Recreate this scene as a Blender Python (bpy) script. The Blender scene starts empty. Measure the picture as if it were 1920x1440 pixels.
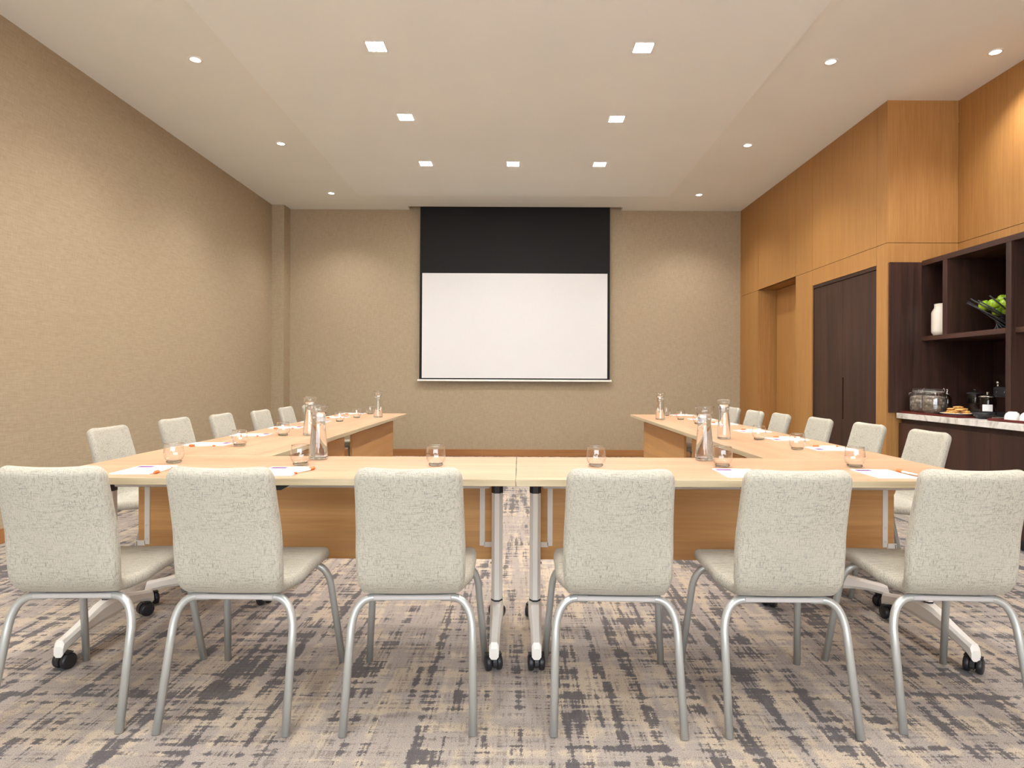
import bpy, bmesh, math, random
from mathutils import Vector, Matrix
random.seed(7)
scn = bpy.context.scene
C = scn.collection
PI = math.pi

# ------------------------------------------------------------------ mesh helpers
class MB:
    """collects shapes, then links them as ONE mesh object"""
    def __init__(s):
        s.v = []; s.f = []; s.m = []; s.sm = []
    def add(s, vs, fs, mat=0, smooth=False, M=None):
        b = len(s.v)
        for p in vs:
            p = Vector(p)
            if M is not None: p = M @ p
            s.v.append(tuple(p))
        for f in fs:
            s.f.append([b + i for i in f]); s.m.append(mat); s.sm.append(smooth)
        return s
    def bm(s, bm, mat=0, smooth=False, M=None):
        bm.verts.index_update()
        vs = [tuple(v.co) for v in bm.verts]; fs = [[v.index for v in f.verts] for f in bm.faces]
        bm.free()
        return s.add(vs, fs, mat, smooth, M)
    def box(s, x0, x1, y0, y1, z0, z1, mat=0, bev=0.0, seg=2, M=None):
        bm = bmesh.new()
        bmesh.ops.create_cube(bm, size=1.0)
        for v in bm.verts:
            v.co = Vector(((x0 + x1) / 2 + v.co.x * (x1 - x0), (y0 + y1) / 2 + v.co.y * (y1 - y0), (z0 + z1) / 2 + v.co.z * (z1 - z0)))
        if bev > 0:
            bmesh.ops.bevel(bm, geom=list(bm.edges), offset=bev, segments=seg, profile=0.5, affect='EDGES')
        return s.bm(bm, mat, False, M)
    def lathe(s, prof, n=32, mat=0, smooth=True, M=None, closed=False):
        vs = []; fs = []; rows = []
        for r, z in prof:
            if r < 1e-6:
                rows.append([len(vs)]); vs.append((0, 0, z))
            else:
                rows.append(list(range(len(vs), len(vs) + n)))
                vs += [(r * math.cos(2 * PI * i / n), r * math.sin(2 * PI * i / n), z) for i in range(n)]
        pairs = list(zip(rows, rows[1:]))
        if closed: pairs.append((rows[-1], rows[0]))
        for a, b in pairs:
            for i in range(n):
                j = (i + 1) % n
                if len(a) == 1 and len(b) == 1: continue
                if len(a) == 1: fs.append([a[0], b[j], b[i]])
                elif len(b) == 1: fs.append([a[i], a[j], b[0]])
                else: fs.append([a[i], a[j], b[j], b[i]])
        return s.add(vs, fs, mat, smooth, M)
    def tube(s, pts, r, n=14, mat=0, smooth=True, caps=True, M=None):
        pts = [Vector(p) for p in pts]
        rs = r if isinstance(r, (list, tuple)) else [r] * len(pts)
        vs = []; fs = []
        up = None
        for i, p in enumerate(pts):
            t = (pts[min(i + 1, len(pts) - 1)] - pts[max(i - 1, 0)]).normalized()
            if up is None:
                up = Vector((0, 0, 1)) if abs(t.z) < 0.9 else Vector((1, 0, 0))
            up = (up - t * up.dot(t)).normalized()
            sd = t.cross(up)
            for k in range(n):
                a = 2 * PI * k / n
                vs.append(tuple(p + (up * math.cos(a) + sd * math.sin(a)) * rs[i]))
        for i in range(len(pts) - 1):
            for k in range(n):
                k2 = (k + 1) % n
                fs.append([i * n + k, i * n + k2, (i + 1) * n + k2, (i + 1) * n + k])
        s.add(vs, fs, mat, smooth, M)
        if caps:
            b = len(s.v) - len(vs)
            s.f.append([b + k for k in range(n)][::-1]); s.m.append(mat); s.sm.append(False)
            s.f.append([b + (len(pts) - 1) * n + k for k in range(n)]); s.m.append(mat); s.sm.append(False)
        return s
    def prism(s, poly, a0, a1, axis='z', mat=0, M=None, smooth=False):
        def P(u, v, w):
            return {'z': (u, v, w), 'y': (u, w, v), 'x': (w, u, v)}[axis]
        n = len(poly)
        vs = [P(u, v, a0) for u, v in poly] + [P(u, v, a1) for u, v in poly]
        fs = [list(range(n))[::-1], [n + i for i in range(n)]]
        fs += [[i, (i + 1) % n, n + (i + 1) % n, n + i] for i in range(n)]
        return s.add(vs, fs, mat, smooth, M)
    def build(s, name, mats, parent=None, loc=(0, 0, 0), rotz=0.0, fixn=True):
        me = bpy.data.meshes.new(name)
        me.from_pydata(s.v, [], s.f)
        if fixn:
            bm = bmesh.new(); bm.from_mesh(me)
            bmesh.ops.recalc_face_normals(bm, faces=bm.faces)
            bm.to_mesh(me); bm.free()
        if not isinstance(mats, (list, tuple)): mats = [mats]
        for m in mats: me.materials.append(m)
        for p, mi, sm in zip(me.polygons, s.m, s.sm):
            p.material_index = mi; p.use_smooth = sm
        me.update()
        o = bpy.data.objects.new(name, me)
        C.objects.link(o)
        o.location = loc; o.rotation_euler = (0, 0, rotz)
        if parent is not None: o.parent = parent
        return o

def tag(o, label, cat, group=None):
    o['label'] = label; o['category'] = cat
    if group: o['group'] = group
    return o
def thing(name, label, cat, loc=(0, 0, 0), rotz=0.0, group=None):
    o = bpy.data.objects.new(name, None); C.objects.link(o)
    o.empty_display_size = 0.1
    o.location = loc; o.rotation_euler = (0, 0, rotz)
    return tag(o, label, cat, group)
def struct(o):
    o['kind'] = 'structure'; return o
def dup(root, loc, rotz, label, group=None):
    r = root.copy(); C.objects.link(r); r.location = loc; r.rotation_euler = (0, 0, rotz)
    r['label'] = label
    if group: r['group'] = group
    def rec(src, dst):
        for ch in list(src.children):
            c = ch.copy(); C.objects.link(c); c.parent = dst
            rec(ch, c)
    rec(root, r)
    return r
def arc(p0, p1, p2, n=8):
    """rounded corner: quadratic curve p0 -> p2 around p1"""
    p0, p1, p2 = Vector(p0), Vector(p1), Vector(p2)
    return [tuple((1 - t) ** 2 * p0 + 2 * t * (1 - t) * p1 + t * t * p2) for t in [i / n for i in range(n + 1)]]

# ------------------------------------------------------------------ material helpers
def srgb(r, g, b):
    def f(c):
        c /= 255.0
        return c / 12.92 if c <= 0.04045 else ((c + 0.055) / 1.055) ** 2.4
    return (f(r), f(g), f(b), 1.0)
class NT:
    def __init__(s, name):
        s.mat = bpy.data.materials.new(name); s.mat.use_nodes = True
        s.t = s.mat.node_tree; s.n = s.t.nodes; s.l = s.t.links
        s.n.clear()
        s.out = s.n.new('ShaderNodeOutputMaterial')
    def link(s, a, b): s.l.new(a, b)
    def val(s, sock, x):
        if isinstance(x, (int, float)): sock.default_value = x
        elif isinstance(x, (tuple, list)): sock.default_value = x
        else: s.l.new(x, sock)
    def math(s, op, a, b=0.0, c=None, clamp=False):
        n = s.n.new('ShaderNodeMath'); n.operation = op; n.use_clamp = clamp
        s.val(n.inputs[0], a); s.val(n.inputs[1], b)
        if c is not None: s.val(n.inputs[2], c)
        return n.outputs[0]
    def coord(s, kind='Object'):
        return s.n.new('ShaderNodeTexCoord').outputs[kind]
    def sep(s, v):
        n = s.n.new('ShaderNodeSeparateXYZ'); s.link(v, n.inputs[0]); return n.outputs
    def comb(s, x, y, z):
        n = s.n.new('ShaderNodeCombineXYZ')
        s.val(n.inputs[0], x); s.val(n.inputs[1], y); s.val(n.inputs[2], z)
        return n.outputs[0]
    def scale(s, v, sc, off=None):
        n = s.n.new('ShaderNodeMapping'); s.link(v, n.inputs[0]); n.inputs['Scale'].default_value = sc
        if off is not None: s.val(n.inputs['Location'], off)
        return n.outputs[0]
    def noise(s, v, sc=1.0, det=2.0, rough=0.5, dist=0.0):
        n = s.n.new('ShaderNodeTexNoise'); s.link(v, n.inputs['Vector'])
        n.inputs['Scale'].default_value = sc; n.inputs['Detail'].default_value = det
        n.inputs['Roughness'].default_value = rough; n.inputs['Distortion'].default_value = dist
        return n.outputs['Fac']
    def ramp(s, f, stops, interp='LINEAR'):
        n = s.n.new('ShaderNodeValToRGB'); s.link(f, n.inputs[0]); n.color_ramp.interpolation = interp
        e = n.color_ramp.elements
        while len(e) < len(stops): e.new(0.5)
        for i, (p, c) in enumerate(stops):
            e[i].position = p; e[i].color = c if len(c) == 4 else (*c, 1)
        return n.outputs[0]
    def mix(s, f, a, b, mode='MIX'):
        n = s.n.new('ShaderNodeMix'); n.data_type = 'RGBA'; n.blend_type = mode
        s.val(n.inputs[0], f); s.val(n.inputs[6], a); s.val(n.inputs[7], b)
        return n.outputs[2]
    def maprange(s, f, a, b, c=0.0, d=1.0):
        n = s.n.new('ShaderNodeMapRange'); s.link(f, n.inputs[0]); n.interpolation_type = 'SMOOTHSTEP'
        n.inputs[1].default_value = a; n.inputs[2].default_value = b
        n.inputs[3].default_value = c; n.inputs[4].default_value = d
        return n.outputs[0]
    def bump(s, h, strength=0.2, dist=0.002):
        n = s.n.new('ShaderNodeBump'); s.link(h, n.inputs['Height'])
        n.inputs['Strength'].default_value = strength; n.inputs['Distance'].default_value = dist
        return n.outputs[0]
    def bsdf(s, color, rough=0.5, metal=0.0, spec=0.5, normal=None, sheen=0.0, coat=0.0):
        n = s.n.new('ShaderNodeBsdfPrincipled')
        s.val(n.inputs['Base Color'], color); s.val(n.inputs['Roughness'], rough)
        n.inputs['Metallic'].default_value = metal
        n.inputs['Specular IOR Level'].default_value = spec
        if sheen: n.inputs['Sheen Weight'].default_value = sheen
        if coat: n.inputs['Coat Weight'].default_value = coat
        if normal is not None: s.link(normal, n.inputs['Normal'])
        s.link(n.outputs[0], s.out.inputs[0])
        return s.mat
def plain(name, col, rough=0.5, metal=0.0, spec=0.5, coat=0.0):
    t = NT(name)
    v = t.noise(t.coord(), 35.0, 2.0)
    c = t.mix(t.maprange(v, 0.3, 0.7, 0.0, 0.06), col, tuple(x * 0.82 for x in col[:3]) + (1,))
    return t.bsdf(c, rough, metal, spec, coat=coat)

def wood(name, light, dark, axis, rough=0.45, fine=0.35, scale=1.0, spec=0.35, rand=True, broad=0.5, plank=False):
    """grain runs along axis"""
    t = NT(name)
    co = t.coord()
    if rand:
        oi = t.n.new('ShaderNodeObjectInfo')
        off = t.math('MULTIPLY', oi.outputs['Random'], 37.0)
        va = t.n.new('ShaderNodeVectorMath'); va.operation = 'ADD'
        t.link(co, va.inputs[0]); t.link(t.comb(off, off, off), va.inputs[1]); co = va.outputs[0]
    def sc(a, b):
        v = [b, b, b]; v['xyz'.index(axis)] = a
        return tuple(x * scale for x in v)
    n1 = t.noise(t.scale(co, sc(0.7, 9)), 1.0, 3.0, 0.55, 0.6)
    n2 = t.noise(t.scale(co, sc(2.0, 60)), 1.0, 3.0, 0.6, 0.3)
    n3 = t.noise(t.scale(co, sc(10, 420)), 1.0, 2.0, 0.6)
    f = t.math('ADD', t.math('MULTIPLY', n1, broad), t.math('ADD', t.math('MULTIPLY', n2, 1 - broad - fine * 0.5), t.math('MULTIPLY', n3, fine * 0.5)))
    c = t.ramp(f, [(0.36, dark), (0.50, tuple(0.5 * (a + b) for a, b in zip(light, dark))), (0.62, light)])
    if plank:
        pz = t.sep(co)[2]
        pn = t.n.new('ShaderNodeTexWhiteNoise'); pn.noise_dimensions = '1D'
        t.link(t.math('FLOOR', t.math('DIVIDE', pz, .093)), pn.inputs['W'])
        c = t.mix(t.math('MULTIPLY', pn.outputs[0], .45), c, tuple(x * .72 for x in light[:3]) + (1,))
    r = t.maprange(n2, 0.3, 0.7, rough - 0.05, rough + 0.08)
    return t.bsdf(c, r, 0, spec, t.bump(n3, 0.06, 0.0005))

# --- walls
def mk_wallfabric():
    t = NT('woven_beige_wallcovering'); co = t.coord()
    a = t.noise(t.scale(co, (260, 260, 14)), 1, 2); b = t.noise(t.scale(co, (14, 14, 260)), 1, 2)
    w = t.math('ADD', t.math('MULTIPLY', a, .5), t.math('MULTIPLY', b, .5))
    big = t.noise(co, 0.6, 2)
    c = t.ramp(w, [(0.38, srgb(157, 140, 116)), (0.5, srgb(167, 150, 125)), (0.62, srgb(175, 158, 133))])
    c = t.mix(t.maprange(big, .3, .7, 0, .12), c, srgb(162, 141, 113))
    return t.bsdf(c, 0.75, 0, 0.25, t.bump(w, 0.15, 0.0008))
WALL = mk_wallfabric()
def mk_ceil(name, a, b):
    t = NT(name); co = t.coord()
    n = t.noise(co, 1.2, 3)
    return t.bsdf(t.ramp(n, [(0.3, a), (0.7, b)]), 0.9, 0, 0.15)
CEIL = mk_ceil('matt_white_shaded_border', srgb(240, 243, 239), srgb(244, 247, 243))  # border shade put into the colour: slightly darker white than the panel
CEILP = mk_ceil('matt_white_lit_panel', srgb(243, 248, 246), srgb(247, 251, 249))
OAK = wood('honey_oak_veneer', srgb(176, 130, 76), srgb(158, 112, 62), 'z', rough=.5, rand=False, scale=1.3, broad=.25)
OAKX = wood('honey_oak_trim', srgb(172, 120, 72), srgb(150, 100, 58), 'x', rough=.5, rand=False)
OAKY = wood('honey_oak_trim_y', srgb(172, 120, 72), srgb(150, 100, 58), 'y', rough=.5, rand=False)
WALNUT = wood('dark_stained_walnut', srgb(70, 45, 36), srgb(42, 26, 22), 'z', rough=.42, rand=True, spec=.4)
WALNUTY = wood('dark_stained_walnut_y', srgb(82, 53, 42), srgb(54, 34, 27), 'y', rough=.42, rand=True, spec=.4)
LAM = wood('pale_oak_laminate', srgb(210, 174, 142), srgb(176, 134, 100), 'x', rough=.38, fine=.3, broad=.35, spec=.4)
LAMP = wood('oak_laminate_panel', srgb(218, 170, 112), srgb(186, 134, 80), 'x', rough=.45, fine=.25, broad=.55, scale=.9, plank=True)
EDGE = wood('pale_edge_band', srgb(200, 186, 156), srgb(176, 160, 130), 'x', rough=.5, fine=.3, broad=.3)
GAP = plain('dark_shadow_gap_board', srgb(46, 32, 26), .8)

# --- carpet
def mk_carpet():
    t = NT('plaid_carpet_tiles'); co = t.coord(); x, y, z = t.sep(co)[:3]
    def snap(a, st): return t.math('MULTIPLY', t.math('FLOOR', t.math('DIVIDE', a, st)), st)
    # ragged yarn edges: jitter the position a little before snapping
    j = t.noise(co, 170.0, 1.0)
    jx = t.math('ADD', x, t.math('MULTIPLY', t.math('SUBTRACT', j, .5), .012))
    jy = t.math('ADD', y, t.math('MULTIPLY', t.math('SUBTRACT', j, .5), .014))
    u = snap(jx, .004); v = snap(jy, .004)
    def N(su, sv, off=0.0, det=1.0):
        return t.noise(t.comb(t.math('MULTIPLY', u, su), t.math('MULTIPLY', v, sv), off), 1.0, det, .5)
    S1 = N(24, 1.5, 1.3); S2 = N(2.8, 30, 5.1); S3 = N(120, 7, 9.7); S4 = N(9, 110, 3.3); L = N(1.7, .9, 7.7); P2 = N(9, 9, 31.0)
    # the weave repeats with each half metre tile: bands across
    ty = t.math('FRACT', t.math('DIVIDE', t.math('ADD', v, 0.33), .5))
    def band(c, w):
        d = t.math('ABSOLUTE', t.math('SUBTRACT', ty, c))
        return t.maprange(d, w * .5, w, 1.0, 0.0)
    B = t.math('ADD', band(.07, .075), t.math('ADD', t.math('MULTIPLY', band(.43, .05), .8), t.math('MULTIPLY', band(.74, .03), .6)))
    tx = t.math('FRACT', t.math('DIVIDE', t.math('ADD', u, 0.1), .5))
    def bandx(c, w):
        d = t.math('ABSOLUTE', t.math('SUBTRACT', tx, c))
        return t.maprange(d, w * .5, w, 1.0, 0.0)
    BX = t.math('ADD', bandx(.16, .035), t.math('ADD', t.math('MULTIPLY', bandx(.55, .05), 1.0), t.math('MULTIPLY', bandx(.82, .03), .8)))
    def add(*a):
        r = a[0]
        for q in a[1:]: r = t.math('ADD', r, q)
        return r
    def mul(a, k): return t.math('MULTIPLY', a, k)
    D = add(mul(S1, 1.45), mul(S2, .85), mul(S3, .60), mul(S4, .45), mul(L, .65), mul(P2, .35), mul(B, .13), mul(BX, .09))
    dark = t.maprange(D, 2.31, 2.41)
    fine = t.maprange(add(mul(S3, 1.0), mul(S4, .9), mul(S2, .4), mul(S1, .4)), 1.40, 1.50)
    W = add(N(16, 1.6, 21.0), mul(N(1.8, 18, 23.0), .8), mul(N(3, 2, 29.0), .25))
    warm = t.maprange(W, .98, 1.14)
    pile = t.noise(co, 330.0, 2.0, .6)
    base = t.mix(warm, srgb(180, 169, 161), srgb(206, 190, 170))
    base = t.mix(mul(fine, .55), base, srgb(126, 116, 112))
    c = t.mix(mul(dark, .84), base, srgb(80, 78, 84))
    c = t.mix(t.maprange(pile, .3, .7, 0, .8), c, t.mix(1.0, c, srgb(166, 163, 162), 'MULTIPLY'))
    return t.bsdf(c, .95, 0, .1, t.bump(pile, .5, .003), sheen=.15)
CARPET = mk_carpet()

# --- upholstery
def mk_fabric():
    t = NT('light_grey_linen_weave'); co = t.coord()
    a = t.noise(t.scale(co, (460, 300, 26)), 1, 1.0, .5)
    b = t.noise(t.scale(co, (26, 300, 460)), 1, 1.0, .5)
    c2 = t.noise(co, 520.0, 1.0, .6)
    s1 = t.maprange(a, .52, .72); s2 = t.maprange(b, .53, .73)
    g = t.noise(t.scale(co, (9, 9, 9)), 1, 2)
    s = t.math('MULTIPLY', t.math('MAXIMUM', s1, s2), t.maprange(g, .3, .7, .55, 1.0))
    base = t.mix(t.maprange(c2, .35, .65), srgb(173, 168, 154), srgb(189, 184, 170))
    c = t.mix(t.math('MULTIPLY', s, .66), base, srgb(108, 106, 101))
    h = t.math('ADD', t.math('MULTIPLY', a, .5), t.math('ADD', t.math('MULTIPLY', b, .5), t.math('MULTIPLY', c2, .4)))
    return t.bsdf(c, .92, 0, .12, t.bump(h, .35, .001), sheen=.12)
FABRIC = mk_fabric()
SILVER = plain('silver_painted_steel', srgb(186, 188, 185), .33, .45, .5)
BAR = plain('pale_grey_steel_bar', srgb(196, 192, 190), .45, .2)
WHITE = plain('white_painted_metal', srgb(232, 229, 222), .4, 0, .5)
RAIL = plain('light_grey_rail', srgb(206, 200, 196), .45, .1)
BLACK = plain('black_plastic', srgb(34, 34, 38), .4)
CHROME = plain('polished_steel', srgb(214, 212, 208), .15, 1.0)
SCREWM = plain('dark_screw_metal', srgb(92, 92, 96), .35, .8)
MARKER = plain('orange_plastic', srgb(226, 118, 58), .35)
BARREL = plain('clear_white_plastic', srgb(240, 228, 216), .3)
PAPER = plain('white_paper', srgb(246, 246, 246), .8, 0, .1)
PURPLE = plain('purple_print', srgb(136, 92, 140), .8, 0, .1)
SCRBLK = plain('black_masking_cloth', srgb(40, 40, 40), .85, 0, .1)
SCRWHT = plain('white_projection_cloth', srgb(220, 218, 217), .85, 0, .1)
CERAMIC = plain('glazed_white_ceramic', srgb(228, 220, 206), .3, 0, .5)
PORCELAIN = plain('white_porcelain', srgb(244, 242, 238), .15, 0, .5)
TRAYRED = wood('dark_red_tray_wood', srgb(104, 40, 34), srgb(76, 26, 24), 'y', rough=.35)
APPLE = None
def mk_apple():
    t = NT('green_apple_skin'); co = t.coord()
    n = t.noise(co, 24, 3); sp = t.maprange(t.noise(co, 260, 1), .66, .72)
    c = t.ramp(n, [(0.35, srgb(128, 170, 28)), (0.65, srgb(176, 208, 56))])
    return t.bsdf(t.mix(sp, c, srgb(206, 222, 130)), .28, 0, .5)
APPLE = mk_apple()
def mk_cookie():
    t = NT('baked_cookie'); co = t.coord()
    n = t.noise(co, 60, 4, .7)
    return t.bsdf(t.ramp(n, [(0.38, srgb(176, 116, 58)), (0.6, srgb(226, 176, 106))]), .8, 0, .2, t.bump(n, .6, .003))
COOKIE = mk_cookie()
def mk_marble():
    t = NT('pale_marble'); co = t.coord()
    n = t.noise(co, 5, 6, .65, 1.6)
    c = t.ramp(n, [(0.36, srgb(172, 164, 154)), (0.47, srgb(212, 206, 198)), (0.62, srgb(230, 225, 218))])
    return t.bsdf(c, .25, 0, .5)
MARBLE = mk_marble()
def mk_thinglass(name, tint=(0.997, 0.997, 0.995, 1), edge=.8):
    t = NT(name)
    lw = t.n.new('ShaderNodeLayerWeight'); lw.inputs['Blend'].default_value = .5
    f = t.math('POWER', lw.outputs['Facing'], 3.2)
    f = t.math('MULTIPLY_ADD', f, edge, .045)
    tr = t.n.new('ShaderNodeBsdfTransparent')
    t.link(t.mix(lw.outputs['Facing'], tint, tuple(x * .985 for x in tint[:3]) + (1,)), tr.inputs[0])
    gl = t.n.new('ShaderNodeBsdfGlossy'); gl.inputs['Roughness'].default_value = .02; gl.inputs[0].default_value = (1, 1, 1, 1)
    mx = t.n.new('ShaderNodeMixShader'); t.val(mx.inputs[0], f)
    t.link(tr.outputs[0], mx.inputs[1]); t.link(gl.outputs[0], mx.inputs[2]); t.link(mx.outputs[0], t.out.inputs[0])
    return t.mat
GLASS = mk_thinglass('clear_drinking_glass')
def mk_solidglass(name, ior, col=(1, 1, 1, 1)):
    t = NT(name)
    g = t.n.new('ShaderNodeBsdfGlass'); g.inputs['IOR'].default_value = ior; g.inputs['Roughness'].default_value = 0.0
    g.inputs['Color'].default_value = col
    t.link(g.outputs[0], t.out.inputs[0]); return t.mat
WATER = mk_solidglass('water', 1.333)
GBASE = mk_solidglass('thick_glass_base', 1.47, (.96, .97, .96, 1))
JARGLASS = mk_thinglass('storage_jar_glass', edge=.95)
SMOKE = mk_thinglass('dark_canister_glass', (.55, .5, .46, 1), .5)
def mk_coffee():
    t = NT('grey_brown_jar_filling'); co = t.coord()
    vn = t.n.new('ShaderNodeTexVoronoi'); t.link(co, vn.inputs['Vector']); vn.inputs['Scale'].default_value = 38
    n = t.noise(co, 22, 3)
    c = t.ramp(vn.outputs['Distance'], [(0.1, srgb(196, 186, 172)), (0.6, srgb(96, 84, 72))])
    c = t.mix(t.maprange(n, .4, .6), c, srgb(120, 106, 92))
    return t.bsdf(c, .6, 0, .4, t.bump(vn.outputs['Distance'], 1.0, .01))
FILL = mk_coffee()
def emis(name, col, st):
    t = NT(name); e = t.n.new('ShaderNodeEmission'); e.inputs[0].default_value = col; e.inputs[1].default_value = st
    t.link(e.outputs[0], t.out.inputs[0]); return t.mat
E_SQ = emis('square_lamp_diffuser', (1.0, .975, .935, 1), 345.0)
E_RD = emis('round_lamp_diffuser', (1.0, .96, .90, 1), 14.0)

# ------------------------------------------------------------------ the room
H = 3.46; XL = -3.40; XR = 3.10; XR2 = 3.70; YB = 8.92; YN = -3.2; YST = 5.36
struct(MB().box(XL - .2, 4.2, YN - .2, YB + .2, -.1, 0).build('floor', CARPET))
m = MB()
SX0, SX1, SY = -1.55, 1.42, 8.75
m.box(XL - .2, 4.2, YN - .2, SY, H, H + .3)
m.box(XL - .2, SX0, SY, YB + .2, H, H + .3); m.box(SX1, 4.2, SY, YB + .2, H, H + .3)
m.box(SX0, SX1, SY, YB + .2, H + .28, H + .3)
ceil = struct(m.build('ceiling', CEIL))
# lowered flat panel in the middle of the ceiling
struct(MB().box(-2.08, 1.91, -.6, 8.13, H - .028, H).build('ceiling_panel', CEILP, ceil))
struct(MB().box(XL - .2, 4.2, YB, YB + .2, 0, H + .3).build('wall_back', WALL))
struct(MB().box(XL - .2, XL, YN - .2, YB + .2, 0, H).build('wall_left', WALL))
struct(MB().box(XL, -3.23, 8.69, YB, 0, H).build('wall_pier', WALL))
# baseboards, in lengths with a pale top edge
m = MB()
xs = [-3.23, -1.84, -.52, .8, 1.76, 3.1]
for a, b in zip(xs, xs[1:]):
    m.box(a + .001, b - .001, YB - .014, YB, 0, .098, 0, .0015, 1)
struct(m.build('baseboard_back', OAKX))
m = MB()
ys = [YN, -1.2, .8, 2.8, 4.8, 6.8, 8.69]
for a, b in zip(ys, ys[1:]):
    m.box(XL, XL + .014, a + .001, b - .001, 0, .098, 0, .0015, 1)
struct(m.build('baseboard_left', OAKY))
# right wall: oak panelling with 4 mm joints over a dark backing
G = .0022; ZG = 2.257; ZC = 2.09
DY0, DY1, CY0, CY1 = 7.135, 8.25, 5.52, 6.73
m = MB()
def panel(x, y0, y1, z0, z1, th=.03):
    m.box(x, x + th, y0 + G, y1 - G, z0 + (G if z0 > 0 else 0), z1 - (G if z1 < H else 0), 0)
for y0, y1 in ((YST + .03 - G, CY0), (CY0, CY1), (CY1, DY0), (DY0, DY1), (DY1, YB)):
    panel(XR, y0, y1, ZG, H)
panel(XR, YST + .03 - G, CY0, 0, ZG); panel(XR, CY1, DY0, 0, ZG); panel(XR, DY1, YB, 0, ZG); panel(XR, CY0, CY1, ZC, ZG)
# the step in the wall
m.box(XR + .0, XR2, YST, YST + .03, ZG + G, H, 0); m.box(XR + .0, XR2, YST, YST + .03, ZC, ZG - G, 0)
m.box(XR + .0, 3.98, YST, YST + .03, 0, ZC, 0)
for y0, y1 in ((4.0, YST), (2.4, 4.0), (.8, 2.4), (-.8, .8), (YN, -.8)):
    panel(XR2, y0, y1, ZG, H); 
for y0, y1 in ((4.0, YST), (2.4, 4.0)):
    panel(XR2, y0, y1, ZC, ZG)
for y0, y1 in ((.8, 2.4), (-.8, .8), (YN, -.8)):
    panel(XR2, y0, y1, 0, ZG)
# door recess lining
m.box(XR + .03, 3.36, DY1, DY1 + .03, 0, ZG, 0); m.box(XR + .03, 3.36, DY0 - .03, DY0, 0, ZG, 0)
m.box(XR + .001, 3.36, DY0, DY1, ZG + G, ZG + .03, 0)
# backing and outer skin
m.box(XR + .03, XR + .05, YST + .03, CY0 - .03, 0, H, 1); m.box(XR + .03, XR + .05, YST + .03, YB, ZG + .03, H, 1)
m.box(XR + .03, XR + .05, CY1 + .03, DY0 - .03, 0, ZG, 1); m.box(XR + .03, XR + .05, DY1 + .03, YB, 0, ZG, 1)
m.box(XR + .03, XR + .05, CY0 - .03, CY1 + .03, ZC + .03, ZG + .03, 1)
m.box(XR2 + .03, XR2 + .05, YN, YST, ZC, H, 1); m.box(XR2 + .03, XR2 + .05, YN, 2.4, 0, ZC, 1)
m.box(4.02, 4.2, YN - .2, YB + .2, 0, H, 1)
struct(m.build('wall_right', [OAK, GAP]))
# recessed oak door, dark line at its hinge edge
d = struct(MB().box(3.33, 3.36, DY0 + .002, DY1 - .030, .006, ZG - .004, 0, .001, 1).build('door_1', OAK))
MB().box(3.350, 3.36, DY1 - .030, DY1 - .0005, 0, ZG, 0).build('door_gap', GAP, d)
# dark closet doors
m = MB()
m.box(XR + .012, XR + .06, CY0, CY0 + .012, 0, ZC, 0); m.box(XR + .012, XR + .06, CY1 - .012, CY1, 0, ZC, 0)
m.box(XR + .006, XR + .06, CY0 + .012, CY1 - .012, ZC - .03, ZC, 0)
struct(m.build('trim_1', WALNUT))
ym = (CY0 + CY1) / 2
for i, (a, b) in enumerate(((CY0 + .014, ym - .0015), (ym + .0015, CY1 - .014))):
    m = MB()
    s0, s1 = (b - .022, b) if i == 0 else (a, a)
    x0, x1 = XR + .016, XR + .042
    if i == 0:      # finger pull: a slot cut along the meeting edge
        m.box(x0, x1, a, b - .022, .01, ZC - .034)
        m.box(x0, x1, b - .022, b, 1.12, ZC - .034); m.box(x0, x1, b - .022, b, .01, .72)
        m.box(x0 + .018, x1, b - .022, b, .72, 1.12)
    else:
        m.box(x0, x1, a, b, .01, ZC - .034)
    struct(m.build('door_%d' % (i + 2), WALNUT))
# rear wall behind the camera: a wide band of windows lets daylight in
m = MB()
WX0, WX1, WZ0, WZ1 = -3.0, 3.3, .75, 2.95
m.box(XL - .2, WX0, YN - .2, YN, 0, H); m.box(WX1, 4.2, YN - .2, YN, 0, H)
m.box(WX0, WX1, YN - .2, YN, 0, WZ0); m.box(WX0, WX1, YN - .2, YN, WZ1, H)
struct(m.build('wall_rear', WALL))
m = MB()
for i in range(4):
    x = WX0 + (WX1 - WX0) * i / 3
    m.box(x - .03, x + .03, YN - .12, YN - .06, WZ0, WZ1)
m.box(WX0, WX1, YN - .12, YN - .06, WZ0, WZ0 + .05); m.box(WX0, WX1, YN - .12, YN - .06, WZ1 - .05, WZ1)
struct(m.build('window_1', BLACK))

# ------------------------------------------------------------------ projection screen
sc = thing('projection_screen', 'pull-down projection screen with black top masking hanging on the back wall', 'projection screen', (-.07, 8.83, 0))
def trap(mb, xa0, xb0, za, xa1, xb1, zb, y0, y1, mat=0):
    mb.prism([(xa0, za), (xb0, za), (xb1, zb), (xa1, zb)], y0, y1, 'y', mat)
m = MB(); trap(m, -1.325, 1.325, 1.078, -1.318, 1.318, H + .2, 0, .004); m.build('masking_cloth', SCRBLK, sc)
m = MB(); trap(m, -1.29, 1.29, 1.098, -1.288, 1.288, 2.556, -.0025, -.0002); m.build('viewing_surface', SCRWHT, sc)
m = MB(); m.box(-1.352, 1.352, -.012, .016, 1.052, 1.079, 0, .006, 3); m.build('bottom_bar', WHITE, sc)
m = MB(); m.box(-1.40, 1.40, -.06, .06, H + .12, H + .24, 0, .02, 3); m.build('roller_case', WHITE, sc)

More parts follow.
